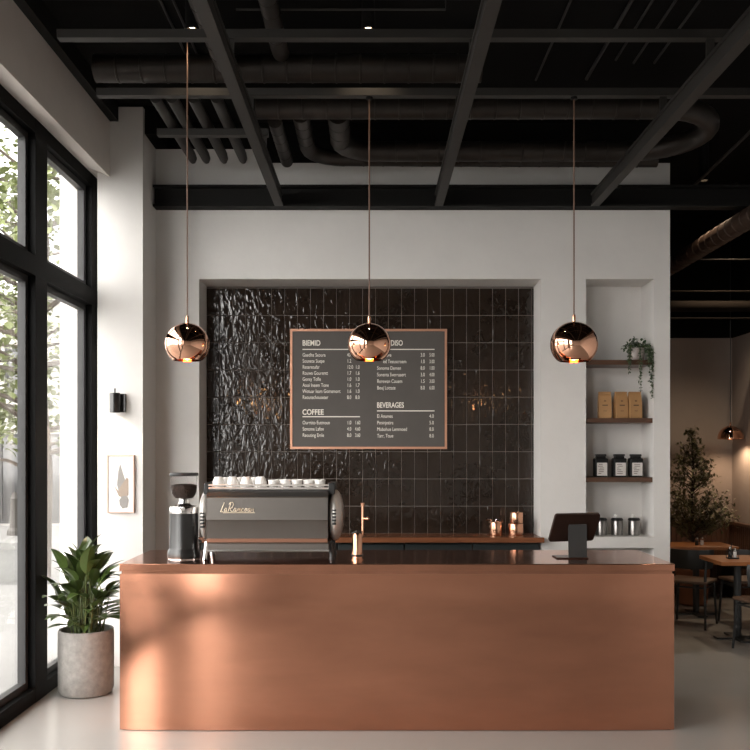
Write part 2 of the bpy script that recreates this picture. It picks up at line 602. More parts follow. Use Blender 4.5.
for xx, zz, ww, hh, nm in ((-4.9, .1, 1.8, 1.95, 'shop_window'), (-.1, .1, 1.0, 1.95, 'shop_window'), (1.05, .1, 1.5, 1.95, 'shop_window'), (2.9, .1, 1.1, 1.95, 'shop_window'),
                           (-2.4, 3.3, .8, 1.3, 'window'), (.55, 2.98, .75, 1.05, 'window'), (2.4, 3.1, .8, 1.2, 'window')):
    fo = MB()
    fo.box(xx - .07, xx, -.05, .02, zz - .05, zz + hh + .07).box(xx + ww, xx + ww + .07, -.05, .02, zz - .05, zz + hh + .07)
    fo.box(xx, xx + ww, -.05, .02, zz + hh, zz + hh + .07).box(xx, xx + ww, -.05, .02, zz - .05, zz)
    fo.box(xx + ww / 2 - .02, xx + ww / 2 + .02, -.04, .0, zz, zz + hh)
    f = fo.build(nm, M['frame_grey'], fac, smooth=False)
    MB().box(xx, xx + ww, -.02, .015, zz, zz + hh).build('pane', M['facade_glass'], f, smooth=False)

def street_tree(loc, h, rad, z0, seed, n, label, group):
    r = random.Random(seed)
    t = empty('street_tree', loc, 0, label, 'tree', group)
    tr = MB()
    pts = [(0, 0, 0), (.05, .03, h * .25), (-.05, .05, h * .5), (.08, 0, h * .75), (0, 0, h)]
    tr.tube(pts, [.16, .13, .10, .07, .02], 10)
    bm_l = MB()
    tips = []
    for i in range(26):
        zb = h * r.uniform(.22, .92)
        a = r.uniform(0, 2 * PI)
        L = rad * r.uniform(.55, 1.05) * math.sin(PI * min(.95, max(.18, (zb / h)))) ** .5
        b = Vector((0, 0, zb))
        e = b + Vector((math.cos(a) * L, math.sin(a) * L, r.uniform(-.1, .7) * L * .6))
        m1 = b.lerp(e, .5) + Vector((r.uniform(-.15, .15), r.uniform(-.15, .15), .18 * L * .4))
        tr.tube([b, m1, e], [.045, .028, .008], 6)
        for q in range(9):
            tips.append(b.lerp(e, r.uniform(.3, 1.05)) + Vector((r.gauss(0, .22), r.gauss(0, .22), r.gauss(0, .2))))
    tr.build('trunk', M['bark'], t)
    for i in range(n):
        c = tips[r.randrange(len(tips))] + Vector((r.gauss(0, .17), r.gauss(0, .17), r.gauss(0, .17)))
        if c.z < z0:
            continue
        a, e = r.uniform(0, 2 * PI), r.uniform(-.9, .5)
        bm_l.leaf(c, (math.cos(a) * math.cos(e), math.sin(a) * math.cos(e), math.sin(e)), (r.uniform(-.4, .4), r.uniform(-.4, .4), 1),
                  r.uniform(.10, .19), r.uniform(.07, .13), .5, .1, 3, 'oval')
    o = bm_l.build('foliage', M['leaf_tree'], t, recalc=False)
    return t
street_tree((-4.86, 13.2, -.2), 6.6, 1.7, 1.9, 5, 2300, 'leafy green street tree nearest the tall window', 'street trees')
street_tree((-6.86, 18.2, 0), 8.2, 2.1, 2.4, 9, 2300, 'leafy street tree across the road in front of the pale building', 'street trees')
b = empty('street_bollard', (-7.35, 18.6, .02), 0, 'small dark tapered bollard on the far pavement', 'bollard')
MB().lathe([(.16, 0), (.15, .1), (.11, .15), (.08, .7), (.09, .75), (.05, .85), (.0, .9)], n=16).build('post', M['bollard'], b)

# ------------------------------------------------------------------ ceiling steel, ducts, conduits, downlights
def i_beam_y(x, y0, y1, z0, h, wd):
    mb = MB()
    mb.box(x - wd / 2, x + wd / 2, y0, y1, z0, z0 + .02).box(x - wd / 2, x + wd / 2, y0, y1, z0 + h - .02, z0 + h)
    mb.box(x - wd * .36, x + wd * .36, y0, y1, z0 + .02, z0 + h - .02)
    return mb
ZB = 3.84
for xb, lb in ((-.80, 'dark steel ceiling beam running away above the espresso machine'),
               (.56, 'dark steel ceiling beam running away above the middle of the counter'),
               (1.886, 'dark steel ceiling beam running away above the shelf niche')):
    tag(i_beam_y(xb, YR, 7.70, ZB, .11, .070).build('steel_beam', M['black_steel'], smooth=False), lb, 'beam', 'lengthwise ceiling beams', 'thing')
mb = MB()
mb.box(-1.872, XR - .03, 7.70, 7.83, ZB, ZB + .018).box(-1.872, XR - .03, 7.70, 7.83, ZB + .165, ZB + .183).box(-1.872, XR - .03, 7.76, 7.775, ZB + .018, ZB + .165)
tag(mb.build('steel_girder', M['black_steel_dark'], smooth=False), 'black steel girder along the top of the plaster bar wall', 'beam', None, 'thing')
for yb, x0, x1, lb in ((5.86, -1.79, XR - .01, 'dark steel cross bar the pendant cords hang from'), (5.04, -1.76, XR - .01, 'dark steel cross bar closest to the top of the picture'),
                       (6.60, -1.575, -.765, 'short dark steel cross bar over the thin parallel pipes')):
    mb = MB().box(x0, x1, yb, yb + .06, 4.062, 4.11)
    for xb in (-.80, .56, 1.886):
        if x0 < xb - .1 and xb < x1:
            mb.box(xb - .022, xb + .022, yb + .02, yb + .04, ZB + .11, 4.062)      # hanger plates
    tag(mb.build('steel_cross_beam', M['black_steel'], smooth=False), lb, 'beam', 'cross bars of the ceiling', 'thing')
tag(MB().box(-2.148, -2.08, YR, 7.40, 4.45, CEIL - .002).build('steel_ledger', M['black_steel_dark'], smooth=False),
    'black steel ledger along the top of the wall over the window', 'beam', None, 'thing')

def duct(pts, r, m, label, group=None, seam=.16, n=20, bands=True):
    """Spiral duct: a tube with raised seams every few centimetres."""
    pts = [Vector(p) for p in pts]
    fine, rr = [], []
    for a, b in zip(pts, pts[1:]):
        L = (b - a).length
        k = max(1, int(L / seam))
        for i in range(k):
            p = a.lerp(b, i / k)
            d = (b - a).normalized()
            if bands and k > 1:
                for off, q in ((-.008, 1), (-.005, 1.045), (.005, 1.045), (.008, 1)):
                    if i or off > 0:
                        fine.append(p + d * off)
                        rr.append(r * q)
            else:
                fine.append(p)
                rr.append(r)
    fine.append(pts[-1])
    rr.append(r)
    o = MB().tube(fine, rr, n).build('round_duct', m)
    return tag(o, label, 'duct', group)

def arc(c, r, a0, a1, n, z):
    return [(c[0] + r * math.cos(R(a0 + (a1 - a0) * i / n)), c[1] + r * math.sin(R(a0 + (a1 - a0) * i / n)), z) for i in range(n + 1)]
zr = 4.155
run = [(-.82, 6.32, zr), (2.02, 6.32, zr)] + arc((2.02, 6.785), .465, -90, 90, 14, zr)[1:] + [(.02, 7.25, zr)] + \
      arc((.02, 6.98), .27, 90, 180, 6, zr)[1:] + [(-.25, 6.48, zr + .02)]
duct(run, .078, M['duct'], 'dark spiral duct making a U-turn above the shelf niche')
duct([(-1.85, 6.02, 4.30), (.72, 6.02, 4.30)], .088, M['duct'], 'wide dark spiral duct crossing above the first cross bar')
duct([(-.965, YR, 4.30), (-.965, 5.92, 4.30)], .072, M['duct'], 'dark spiral duct running beside the beam over the coffee machine')
duct([(-.60, 1.0, 4.34), (-.60, 5.80, 4.34), (-.60, 5.92, 4.36)], .055, M['duct'], 'narrow dark spiral duct ending at the wide crossing duct')
for i, (xx, lb) in enumerate(((-1.47, 'thin dark pipe nearest the plaster column'), (-1.36, 'second thin dark pipe from the plaster column'),
                              (-1.215, 'third thin dark pipe from the plaster column'), (-1.06, 'fourth thin dark pipe from the plaster column'))):
    p = [(xx, 6.12, 4.15), (xx, 7.30, 4.15), (xx, 7.38, 4.14), (xx, 7.41, 4.12)]
    tag(MB().tube(p, [.04, .04, .036, .02], 14).build('ceiling_pipe', M['black_steel']), lb, 'pipe', 'thin parallel ceiling pipes')
duct([(-.705, 6.5, 4.13), (-.705, 7.42, 4.13)], .05, M['duct'], 'dark duct ending just beside the beam above the cups')
duct([(-.52, 6.50, 4.18), (-.52, 7.22, 4.18)] + arc((-.24, 7.22), .28, 180, 90, 6, 4.18)[1:] + [(2.35, 7.50, 4.17)], .062, M['duct'],
     'dark duct bending along the top of the plaster wall')
for x0, y0, x1, y1 in ((571, 0, 535, 80), (632, 0, 587, 79), (653, 0, 618, 60), (676, 0, 637, 63), (700, 0, 655, 63), (160, 0, 190, 66), (173, 0, 201, 62)):
    zc = 4.587
    da = F * (zc - EYE) / (450 - y0)
    db = F * (zc - EYE) / (450 - y1)
    xx = (x0 - 373) * da / F
    lb = {571: 'thin ceiling conduit nearest the copper duct elbow side of the middle pendant', 632: 'thicker ceiling conduit second from the middle beam', 653: 'thin ceiling conduit third from the middle beam',
          676: 'thin ceiling conduit fourth from the middle beam', 700: 'thin ceiling conduit closest to the beam above the shelves',
          160: 'thin ceiling conduit closest to the window header', 173: 'thin ceiling conduit beside the cord of the pendant by the window'}[x0]
    if x0 == 571:
        lb = 'thin ceiling conduit first past the middle beam'
    tag(MB().tube([(xx, da - 1.5, zc), (xx, db, zc)], .013 if x0 == 632 else .009, 8).build('conduit', M['conduit']), lb, 'conduit', 'thin ceiling conduits')
tag(MB().tube([(-.85, 5.62, 4.50), (.45, 5.62, 4.50), (.45, 5.62, CEIL)], .008, 8).build('conduit', M['conduit']), 'thin conduit running crosswise past the ceiling downlight', 'conduit')
tag(MB().tube([at(775, 108, 7.2), at(683, 196, 8.6)], .014, 8).build('conduit', M['conduit']), 'slanting thin rod by the dark dining room ceiling', 'conduit')
# dining room ceiling
duct([(3.19, -1.0, 3.735), (3.19, 10.9, 3.735)], .088, M['duct_brown'], 'brown spiral duct in the dining room ceiling')
for yy, zz, rr, lb in ((9.5, 3.76, .011, 'thin crosswise pipe under the brown dining room duct'), (9.9, 3.50, .010, 'thin crosswise pipe highest above the dining room tree'), (10.1, 3.37, .06, 'wide brown crosswise pipe above the dining room tree'),
                       (9.8, 3.19, .010, 'thin crosswise pipe lowest above the dining room tree')):
    tag(MB().tube([(1.9, yy, zz), (XR, yy, zz)], rr, 12).build('ceiling_pipe', M['pipe_dark']), lb, 'pipe', 'dining room ceiling pipes')

def downlight(loc, label, watts=0, rot=(0, 0, 0), zb=4.41, ang=95):
    t = empty('downlight', (loc[0], loc[1], CEIL), 0, label, 'ceiling light', 'cylinder downlights')
    h = CEIL - zb
    MB().lathe([(.0, 0), (.042, 0), (.042, -h), (.034, -h), (.032, -h + .03), (0, -h + .03)], n=20, cap=False).build('can', M['black_steel_dark'], t)
    MB().lathe([(0, -h + .024), (.031, -h + .024), (.031, -h + .028), (0, -h + .028)], n=20, cap=False).build('lamp_face', M['lamp_face'], t)
    if watts:
        spot('downlight_lamp', (loc[0], loc[1], zb + .005), watts, ang, rot=rot)
    return t
downlight((-1.138, 5.70), 'small black cylinder downlight beside the window side pendant cord', 1.5)
downlight((-.03, 5.70), 'small black cylinder downlight above the middle pendant', 1.5)
downlight((3.05, 8.35), 'small black cylinder downlight beyond the end of the counter', 8, zb=3.95 + .3)
downlight((3.85, 9.6), 'small black cylinder downlight over the dining tables', 22, zb=3.95 + .3)
# ------------------------------------------------------------------ copper counter
cx0, cx1, cy0, cy1 = -1.597, 1.899, 5.70, 6.50
ctr = empty('bar_counter', ((cx0 + cx1) / 2, (cy0 + cy1) / 2, 0), 0, 'long copper clad bar counter standing on the concrete floor', 'counter')
ox, oy = (cx0 + cx1) / 2, (cy0 + cy1) / 2
hx, hy = (cx1 - cx0) / 2, (cy1 - cy0) / 2
# the front sheet leans back by 18 mm in its upper half
mb = MB()
nu, nv = 56, 24
gv = []
for k in range(nv + 1):
    row = []
    for i in range(nu + 1):
        u, v = 2 * i / nu - 1, 2 * k / nv - 1
        row.append(mb.bm.verts.new((hx * u, -hy + .014 - .018 * (1 - max(0, v) ** 2) * (1 - u ** 8), .495 + .491 * v)))
    gv.append(row)
for a, b in zip(gv, gv[1:]):
    for i in range(nu):
        mb.bm.faces.new((a[i], a[i + 1], b[i + 1], b[i]))
back = [mb.bm.verts.new(p) for p in ((-hx, -hy + .03, .004), (hx, -hy + .03, .004), (hx, -hy + .03, .986), (-hx, -hy + .03, .986))]
mb.bm.faces.new(back)
mb.bm.faces.new(gv[0] + [back[1], back[0]])
mb.bm.faces.new(gv[-1][::-1] + [back[3], back[2]])
mb.bm.faces.new([r[0] for r in gv][::-1] + [back[0], back[3]])
mb.bm.faces.new([r[-1] for r in gv] + [back[2], back[1]])
mb.build('front_panel', M['copper'], ctr)
MB().box(-hx, -hx + .03, -hy + .031, hy, .004, .986, bev=.002).build('side_panel', M['copper'], ctr)
MB().box(hx - .03, hx, -hy + .031, hy, .004, .986, bev=.002).build('side_panel', M['copper'], ctr)
MB().box(-hx + .03, hx - .03, hy - .03, hy - .005, .012, .99).build('back_panel', M['cabinet'], ctr)
MB().box(-hx + .012, hx - .012, -hy + .012, hy - .012, .986, 1.004).build('shadow_gap', M['copper_top'], ctr)
MB().box(-hx + .02, hx - .02, -hy + .02, hy - .02, 0, .006).build('plinth', M['black_plastic'], ctr)
MB().box(-hx, hx, -hy, hy, 1.004, 1.05, bev=.004).build('countertop', M['copper_top'], ctr)
CT = 1.05

# ------------------------------------------------------------------ espresso machine
em = empty('espresso_machine', (-.69, 6.1, CT), 0, 'grey and chrome espresso machine standing on the copper counter', 'coffee machine')
x0, x1 = -.395, .395
prof = [(-.12, .452), (-.165, .437), (-.197, .405), (-.205, .262), (-.198, .250), (-.190, .118), (.20, .118), (.22, .30), (.20, .452)]
MB().prism(prof, 'x', x0, x1).build('body_shell', M['grey_metal'], em)
MB().box(x0, x1, -.196, .19,   .112, .140, bev=.004).build('trim_band', M['copper_dull'], em, label='copper band along the bottom')
MB().box(x0, x1 + .01, -.205, .20, .052, .110, bev=.008).build('drip_tray', M['grey_metal'], em)
MB().box(x0, x1 + .01, -.212, -.206, .058, .068).build('tray_edge', M['chrome'], em)
def lens(xc, hw, rr):
    mb = MB()
    pr = []
    n = 14
    for i in range(n + 1):
        a = PI * i / n
        pr.append((rr * math.sin(a) if 0 < i < n else 0, -hw * math.cos(a) * (1 if True else 0)))
    mb.lathe(pr, (xc, -.01, .281), 40, 'x', cap=False)
    mb.xf(Matrix.Translation((0, 0, 0)))
    return mb
def louvres(xc, zc, sgn):
    mb = MB()
    for k in range(5):
        mb.box(xc - .013, xc + .013, -.205, -.165, zc - .05 + k * .022, zc - .05 + k * .022 + .011, bev=.002)
    return mb
lp = lens(-.424, .050, .170).build('side_panel', M['side_shell'], em)
rp = lens(.436, .060, .172).build('side_panel', M['side_shell'], em)
MB().lathe([(0, -.059), (.05, -.0585), (.06, -.055), (.06, .055), (.05, .0585), (0, .059)], (.436, -.01, .281), 24, 'x', cap=False).build('hub', M['black_plastic'], rp)
louvres(.436, .28, 1).build('louvre', M['black_plastic'], rp)
louvres(-.424, .26, 1).build('louvre', M['black_plastic'], lp)
MB().box(-.428, -.395, -.12, .19, .425, .50, bev=.006).build('corner_block', M['black_plastic'], em)
MB().box(.393, .438, -.12, .19, .425, .50, bev=.006).build('corner_block', M['black_plastic'], em)
for sx in (-.40, .408):
    for yy in (-.15, .15):
        mm = MB().tube([(sx, yy, .115), (sx - .012 * (1 if sx < 0 else -1), yy - .01, .02), (sx - .012 * (1 if sx < 0 else -1), yy - .01, 0)], [.020, .016, .022], 12)
        mm.build('foot', M['chrome'] if sx < 0 else M['black_plastic'], em)
mb = MB()
for zz in (.464, .484):
    mb.tube([(x0 - .0, .18, zz), (x0, -.115, zz), (x1, -.115, zz), (x1, .18, zz)], .0065, 8)
for xx in (-.25, -.08, .09, .26):
    mb.tube([(xx, -.115, .452), (xx, -.115, .489)], .004, 6)
mb.build('cup_rail', M['rail'], em)
MB().prism([(-.128, .4525), (-.168, .438), (-.188, .4165), (-.192, .4165), (-.172, .441), (-.128, .4555)], 'x', x0, x1).build('top_band', M['black_plastic'], em, label='black band along the top edge')
MB().box(x0, x1, -.11, .19, .447, .456).build('cup_tray', M['steel'], em)
# the worn script on the body, drawn as one bent wire
def script(parent):
    S = {
        'L': [[(.30, .95), (.42, 1.0), (.30, .75), (.12, .12), (.05, .05), (.22, .02), (.42, .06)]],
        'a': [[(.40, .38), (.22, .42), (.10, .22), (.16, .04), (.30, .10), (.40, .38), (.38, .08), (.50, .04)]],
        'D': [[(.34, .95), (.12, .05)], [(.10, .80), (.25, 1.02), (.55, 1.02), (.72, .80), (.58, .45), (.30, .40), (.50, .10), (.75, .05)]],
        'm': [[(.05, .05), (.14, .38), (.18, .10), (.24, .36), (.32, .38), (.32, .08), (.40, .36), (.48, .36), (.48, .06), (.58, .06)]],
        'c': [[(.38, .32), (.24, .40), (.10, .20), (.20, .04), (.42, .10)]],
        'o': [[(.25, .40), (.10, .22), (.20, .04), (.36, .16), (.26, .40), (.45, .34)]],
        'n': [[(.05, .05), (.14, .38), (.18, .12), (.30, .38), (.38, .30), (.36, .06), (.48, .06)]],
        's': [[(.34, .38), (.18, .34), (.32, .16), (.14, .04), (.40, .06)]],
    }
    cu = bpy.data.curves.new('lettering', 'CURVE')
    cu.dimensions = '3D'
    cu.bevel_depth = .0026
    cu.bevel_resolution = 1
    x, h = 0, .062
    for ch, adv in (('L', .42), ('a', .50), ('D', .72), ('a', .46), ('m', .56), ('c', .42), ('o', .42), ('a', .46), ('n', .5)):
        for st in S[ch]:
            sp = cu.splines.new('POLY')
            sp.points.add(len(st) - 1)
            for i, (u, v) in enumerate(st):
                sp.points[i].co = ((x + u + v * .18) * h * .80, 0, v * h, 1)
        x += adv
    sp = cu.splines.new('POLY')
    sp.points.add(1)
    sp.points[0].co = (.3 * h, 0, -.004, 1)
    sp.points[1].co = ((x + .1) * h * .80, 0, -.004, 1)
    cu.materials.append(M['brass_script'])
    o = bpy.data.objects.new('lettering', cu)
    COL.objects.link(o)
    o.parent = parent
    return o
s = script(em)
s.location = (-.305, -.2065, .313)
s.rotation_euler = (R(-1.5), 0, 0)
s = to_mesh(s)

# cups on the rail tray
def cup(x, y, z, h, r, label, rot, upturned=False):
    t = empty('espresso_cup', (x, y, z), rot, label, 'cup', 'white cups on the coffee machine')
    if upturned:
        MB().lathe([(r * .93, 0), (r, 0), (r * .98, h * .25), (r * .88, h * .6), (r * .68, h * .88), (r * .56, h), (r * .5, h), (r * .48, h * .96), (0, h * .95)], n=28, cap=False).build('bowl', M['porcelain'], t)
        MB().tube([(r * .95, 0, h * .2), (r * 1.35, 0, h * .22), (r * 1.42, 0, h * .5), (r * 1.2, 0, h * .72), (r * .78, 0, h * .72)], .005, 8).build('handle', M['porcelain'], t)
        return t
    MB().lathe([(0, 0), (r * .58, 0), (r * .62, .006), (r * .86, h * .35), (r, h), (r * .93, h), (r * .8, h * .4), (r * .5, .01), (0, .01)], n=28, cap=False).build('bowl', M['porcelain'], t)
    MB().tube([(r * .9, 0, h * .85), (r * 1.35, 0, h * .85), (r * 1.45, 0, h * .55), (r * 1.2, 0, h * .3), (r * .82, 0, h * .32)], .005, 8).build('handle', M['porcelain'], t)
    return t
names = ['first', 'second', 'third', 'fourth', 'fifth', 'sixth', 'seventh', 'eighth', 'ninth']
px_c = [218.5, 232.5, 246.5, 260.5, 273.5, 285.5, 297, 308.5, 320]
for i, p in enumerate(px_c):
    big = i < 4
    cup((p - 373) * 6.06 / F, 6.06 + (.01 if i % 2 else 0), CT + .456, .082 if big else .062, .044 if big else .038,
        '%s white cup on the coffee machine counting from the grinder' % names[i], R(70 + 15 * (i % 3)), big)
for i, p in enumerate((226, 241, 256, 281, 297, 313)):
    cup((p - 373) * 6.18 / F, 6.19, CT + .456, .075 if i < 3 else .06, .040, '%s white cup of the rear row on the coffee machine counting from the grinder' % names[i], R(80 + 20 * (i % 2)))

# ------------------------------------------------------------------ grinder
gr = empty('coffee_grinder', (-1.252, 6.0, CT), 0, 'black coffee grinder with clear bean hopper beside the espresso machine', 'grinder')
MB().lathe([(0, .006), (.106, .006), (.109, .02), (.106, .05), (.098, .062), (.096, .075), (.092, .30), (0, .30)], n=36, cap=False).build('body', M['black_gloss'], gr)
MB().lathe([(0, 0), (.103, 0), (.103, .008), (0, .008)], n=30, cap=False).build('foot_ring', M['chrome'], gr)
MB().lathe([(0, .30), (.093, .30), (.095, .335), (.090, .345), (.05, .352), (.035, .365), (.03, .395), (0, .395)], n=36, cap=False).build('collar', M['chrome'], gr)
MB().lathe([(.030, .385), (.062, .395), (.082, .425), (.087, .462), (.087, .545), (.084, .545), (.084, .464), (.079, .428), (.060, .400), (.029, .39)], n=36, cap=False).build('hopper', M['clear'], gr)
MB().lathe([(0, .393), (.058, .400), (.0775, .428), (.083, .462), (.083, .484), (.05, .492), (0, .494)], n=30, cap=False).build('coffee_beans', M['beans'], gr)
MB().lathe([(0, .546), (.094, .546), (.096, .556), (.09, .566), (0, .568)], n=36, cap=False).build('lid', M['black_plastic'], gr)
MB().tube([(.0, -.09, .335), (.02, -.115, .335)], .012, 12).build('dial', M['chrome'], gr)
MB().tube([(.05, .07, .10), (.07, .13, .09), (.07, .16, .09)], [.02, .022, .02], 12).build('spout', M['black_plastic'], gr)

# ------------------------------------------------------------------ copper tap
tp = empty('copper_tap', (-.104, 5.93, CT), 0, 'copper tap column with thin riser on the counter', 'tap')
MB().lathe([(0, 0), (.044, 0), (.044, .004), (.034, .006), (.033, .16), (.028, .172), (0, .172)], n=28, cap=False).build('column', M['copper_satin'], tp)
MB().lathe([(.034, .022), (.040, .022), (.040, .034), (.034, .034)], n=28, cap=False).build('ring', M['black_plastic'], tp)
MB().tube([(.030, .01, .15), (.036, .01, .18), (.036, .01, .355)], .008, 12).lathe([(0, .352), (.012, .352), (.013, .37), (0, .375)], (.036, .01, 0), 16, cap=False).build('riser', M['copper_satin'], tp)
MB().tube([(.036, .01, .268), (.064, -.006, .268)], .006, 10).lathe([(0, -.013), (.011, -.008), (.014, 0), (.011, .008), (0, .013)], (.068, -.008, .268), 14, 'x', cap=False).build('lever', M['copper_satin'], tp)
MB().tube([(-.03, .0, .172), (.0, -.02, .186), (.028, -.01, .178)], .008, 10).build('cap', M['black_plastic'], tp)

# ------------------------------------------------------------------ point of sale tablet
ps = empty('sale_terminal', (1.335, 6.02, CT), 0, 'tilted tablet sale terminal on the counter in front of the shelves', 'tablet')
mt = Matrix.Translation((.0, -.01, .205)) @ Matrix.Rotation(R(15), 4, 'Z') @ Matrix.Rotation(R(30), 4, 'X')
def slab_build(hw, hh, rad, y0, y1, name, m, parent):
    mb = MB()
    pts = []
    for cx, cz, a0 in ((hw - rad, hh - rad, 0), (-hw + rad, hh - rad, 90), (-hw + rad, -hh + rad, 180), (hw - rad, -hh + rad, 270)):
        pts += [(cx + rad * math.cos(R(a0 + 15 * k)), cz + rad * math.sin(R(a0 + 15 * k))) for k in range(7)]
    mb.prism(pts, 'y', y0, y1)
    mb.xf(mt)
    return mb.build(name, m, parent)
tab = slab_build(.163, .108, .018, -.009, .009, 'tablet', mat('bronze tablet back', (.045, .026, .020), .28, metal=.4), ps)
slab_build(.150, .095, .008, .0092, .0104, 'screen', mat('dark screen', (.01, .01, .012), .1), tab)
mb = MB().prism([(-.045, .006), (-.030, .006), (-.024, .225), (-.038, .225)], 'x', -.062, .062)
mb.prism([(-.030, .18), (-.024, .222), (.0, .214), (-.004, .186)], 'x', -.03, .03)
mb.xf(Matrix.Rotation(R(8), 4, 'Z') @ Matrix.Translation((.012, 0, 0)))
mb.build('stand', mat('grey stand', (.045, .045, .044), .45, metal=.3), ps)
mb = MB().box(-.125, .085, -.055, .10, 0, .008, bev=.003)
mb.build('base_plate', mat('brown base plate', (.07, .03, .02), .3, metal=.6), ps)

# ------------------------------------------------------------------ back counter
wt = MB().box(-1.503, 1.450, 7.82, 8.172, .972, 1.016, bev=.003).box(-1.52, 1.470, 7.765, 7.835, .972, 1.016, bev=.003)
tag(wt.build('wood_worktop', M['wood_top']), 'long dark oiled wood worktop under the brown tiles', 'worktop')
cabx = [-1.49, -.90, -.31, .27, .86, 1.44]
cab_names = ['dark low cabinet behind the coffee grinder', 'dark low cabinet behind the espresso machine', 'dark low cabinet behind the copper tap',
             'dark low cabinet under the worktop between the tap and the copper canisters', 'dark low cabinet under the copper canisters']
for i in range(5):
    a, b = cabx[i], cabx[i + 1]
    t = empty('base_cabinet', ((a + b) / 2, 8.0, 0), 0, cab_names[i], 'cabinet', 'low cabinets behind the counter')
    hw = (b - a) / 2 - .003
    MB().box(-hw, hw, -.155, .18, 0, .970).build('carcass', M['cabinet'], t, smooth=False)
    d = MB().box(-hw + .004, hw - .004, -.175, -.156, .08, .955, bev=.003).build('door', M['cabinet'], t)
    MB().tube([(hw - .05, -.19, .70), (hw - .05, -.19, .85)], .006, 8).build('handle', M['copper_satin'], d)

def canister(x, y, z, parts, label, handle=False):
    t = empty('copper_canister', (x, y, z), 0, label, 'canister', 'copper canisters on the worktop')
    zz = 0
    r, h = parts
    MB().lathe([(0, .0), (r * .97, 0), (r, .006), (r, h - .004), (r * .97, h), (r * .9, h), (r * .9, .01), (0, .01)], n=30, cap=False).build('body', M['copper_satin'], t)
    MB().lathe([(r * .86, h - .010), (r * .88, h - .002), (0, h + .003)], n=30, cap=False).build('lid', M['copper_satin'], t)
    if handle:
        MB().tube([(-r * 1.5, -.01, h + .022), (-r * .8, 0, h + .02), (-r * .6, 0, h)], .007, 8).tube([(0, 0, h), (.005, 0, h + .022), (r * .9, -.01, h + .022), (r * 1.05, 0, h - .005)], .007, 8).build('handle', M['chrome'], t)
    return t
canister(1.08, 7.98, 1.016, (.056, .118), 'copper canister with bright handle on the wood worktop', True)
canister(1.255, 7.98, 1.016, (.068, .105), 'wide copper canister standing under another on the worktop')
canister(1.262, 7.98, 1.016 + .110, (.059, .092), 'narrower copper canister stacked on top of the wide one')

# ------------------------------------------------------------------ menu board
YB = D_NICHE - .028
mbd = empty('menu_board', (-.04, YB, 2.316), 0, 'slate menu board in a thin copper frame on the brown tiles', 'menu board')
hw, hh = .706, .540
MB().box(-hw + .012, hw - .012, -.012, .004, -hh + .012, hh - .012).build('panel', M['board'], mbd)
mb = MB()
fw = .020
mb.box(-hw, hw, -.022, .006, hh - fw, hh).box(-hw, hw, -.022, .006, -hh, -hh + fw)
mb.box(-hw, -hw + fw, -.022, .006, -hh + fw, hh - fw).box(hw - fw, hw, -.022, .006, -hh + fw, hh - fw)
mb.build('frame', M['copper_frame'], mbd)
SB = F / (YB - .013)
def text(name, body, x, y, size, align='LEFT', sx=1, line=1, bold=0):
    for k, ln in enumerate(body.split('\n')):
        if ln.strip():
            text_line(name, ln, x, y + k * size * line * SB, size, align, sx, bold)
def text_line(name, body, x, y, size, align, sx, bold):
    cu = bpy.data.curves.new(name, 'FONT')
    cu.body = body
    cu.size = size
    cu.align_x = align
    cu.offset = bold
    cu.extrude = .0004
    cu.materials.append(M['chalk'])
    o = bpy.data.objects.new(name, cu)
    COL.objects.link(o)
    o.parent = mbd
    o.location = ((x - 373) / SB - mbd.location.x, -.0128, EYE + (450 - y) / SB - mbd.location.z)
    o.rotation_euler = (R(90), 0, 0)
    o.scale = (sx, 1, 1)
    return to_mesh(o)
def rule(x0, x1, y):
    X0, X1 = (x0 - 373) / SB - mbd.location.x, (x1 - 373) / SB - mbd.location.x
    Z = EYE + (450 - y) / SB - mbd.location.z
    MB().box(X0, X1, -.0135, -.0118, Z - .0042, Z + .0042).build('rule', M['chalk'], mbd)
H = .068
text('heading', 'BIEMID', 302.3, 345.5, H, sx=.78, bold=.0012)
text('heading', 'DISO', 390.5, 345.5, H, sx=.72, bold=.0012)
text('heading', 'COFFEE', 302.3, 414.6, H, sx=.82, bold=.0012)
text('heading', 'BEVERAGES', 376.8, 407.6, H, sx=.70, bold=.0012)
rule(302.5, 360, 349.4)
rule(377, 434.5, 349.4)
rule(302.5, 360, 416.7)
rule(377, 434.5, 410.9)
S1, LN = .046, 1.18
LN = .0545 / S1
text('menu_text', 'Gaedlte Seoura\nSounete Suepe\nReteretufar\nRouwa Gourentt\nGonsy Tofle\nAooi Ineem Tone\nWotuar Ieam Gomemort\nReoutechouseter', 302.5, 356.6, S1, sx=.72, line=LN)
text('price_text', '40\n1.2\n12.0\n1.7\n1.0\n1.6\n1.6\n8.0', 347, 356.6, S1, sx=.70, line=LN)
text('price_text', ' \n \n1.0\n1.6\n1.0\n1.7\n1.0\n8.0', 355.3, 356.6, S1, sx=.70, line=LN)
text('menu_text', '      astive\n      ed Teeuscroem\nSonome Demen\nSonenta Sverruaert\nRerewan Couem\nBouj Lottate', 377, 356.6, S1, sx=.72, line=.0592 / S1)
text('price_text', '3.0\n1.0\n8.0\n3.0\n1.5\n8.0', 420.5, 356.6, S1, sx=.70, line=.0592 / S1)
text('price_text', '5.00\n3.00\n1.00\n4.00\n3.00\n6.00', 429.3, 356.6, S1, sx=.60, line=.0592 / S1)
text('menu_text', 'Ourrtito Eutmoun\nSonome Lafon\nReouting Emle', 302.5, 424.3, S1, sx=.72, line=.0566 / S1)
text('price_text', '1.0\n4.0\n8.0', 347, 424.3, S1, sx=.70, line=.0566 / S1)
text('price_text', '1.60\n4.60\n3.60', 355, 424.3, S1, sx=.60, line=.0566 / S1)
text('menu_text', 'Ei Anumes\nPeoinjotire\nMobohue Lemmoed\nTarr, Toue', 377, 417.8, S1, sx=.72, line=.0590 / S1)
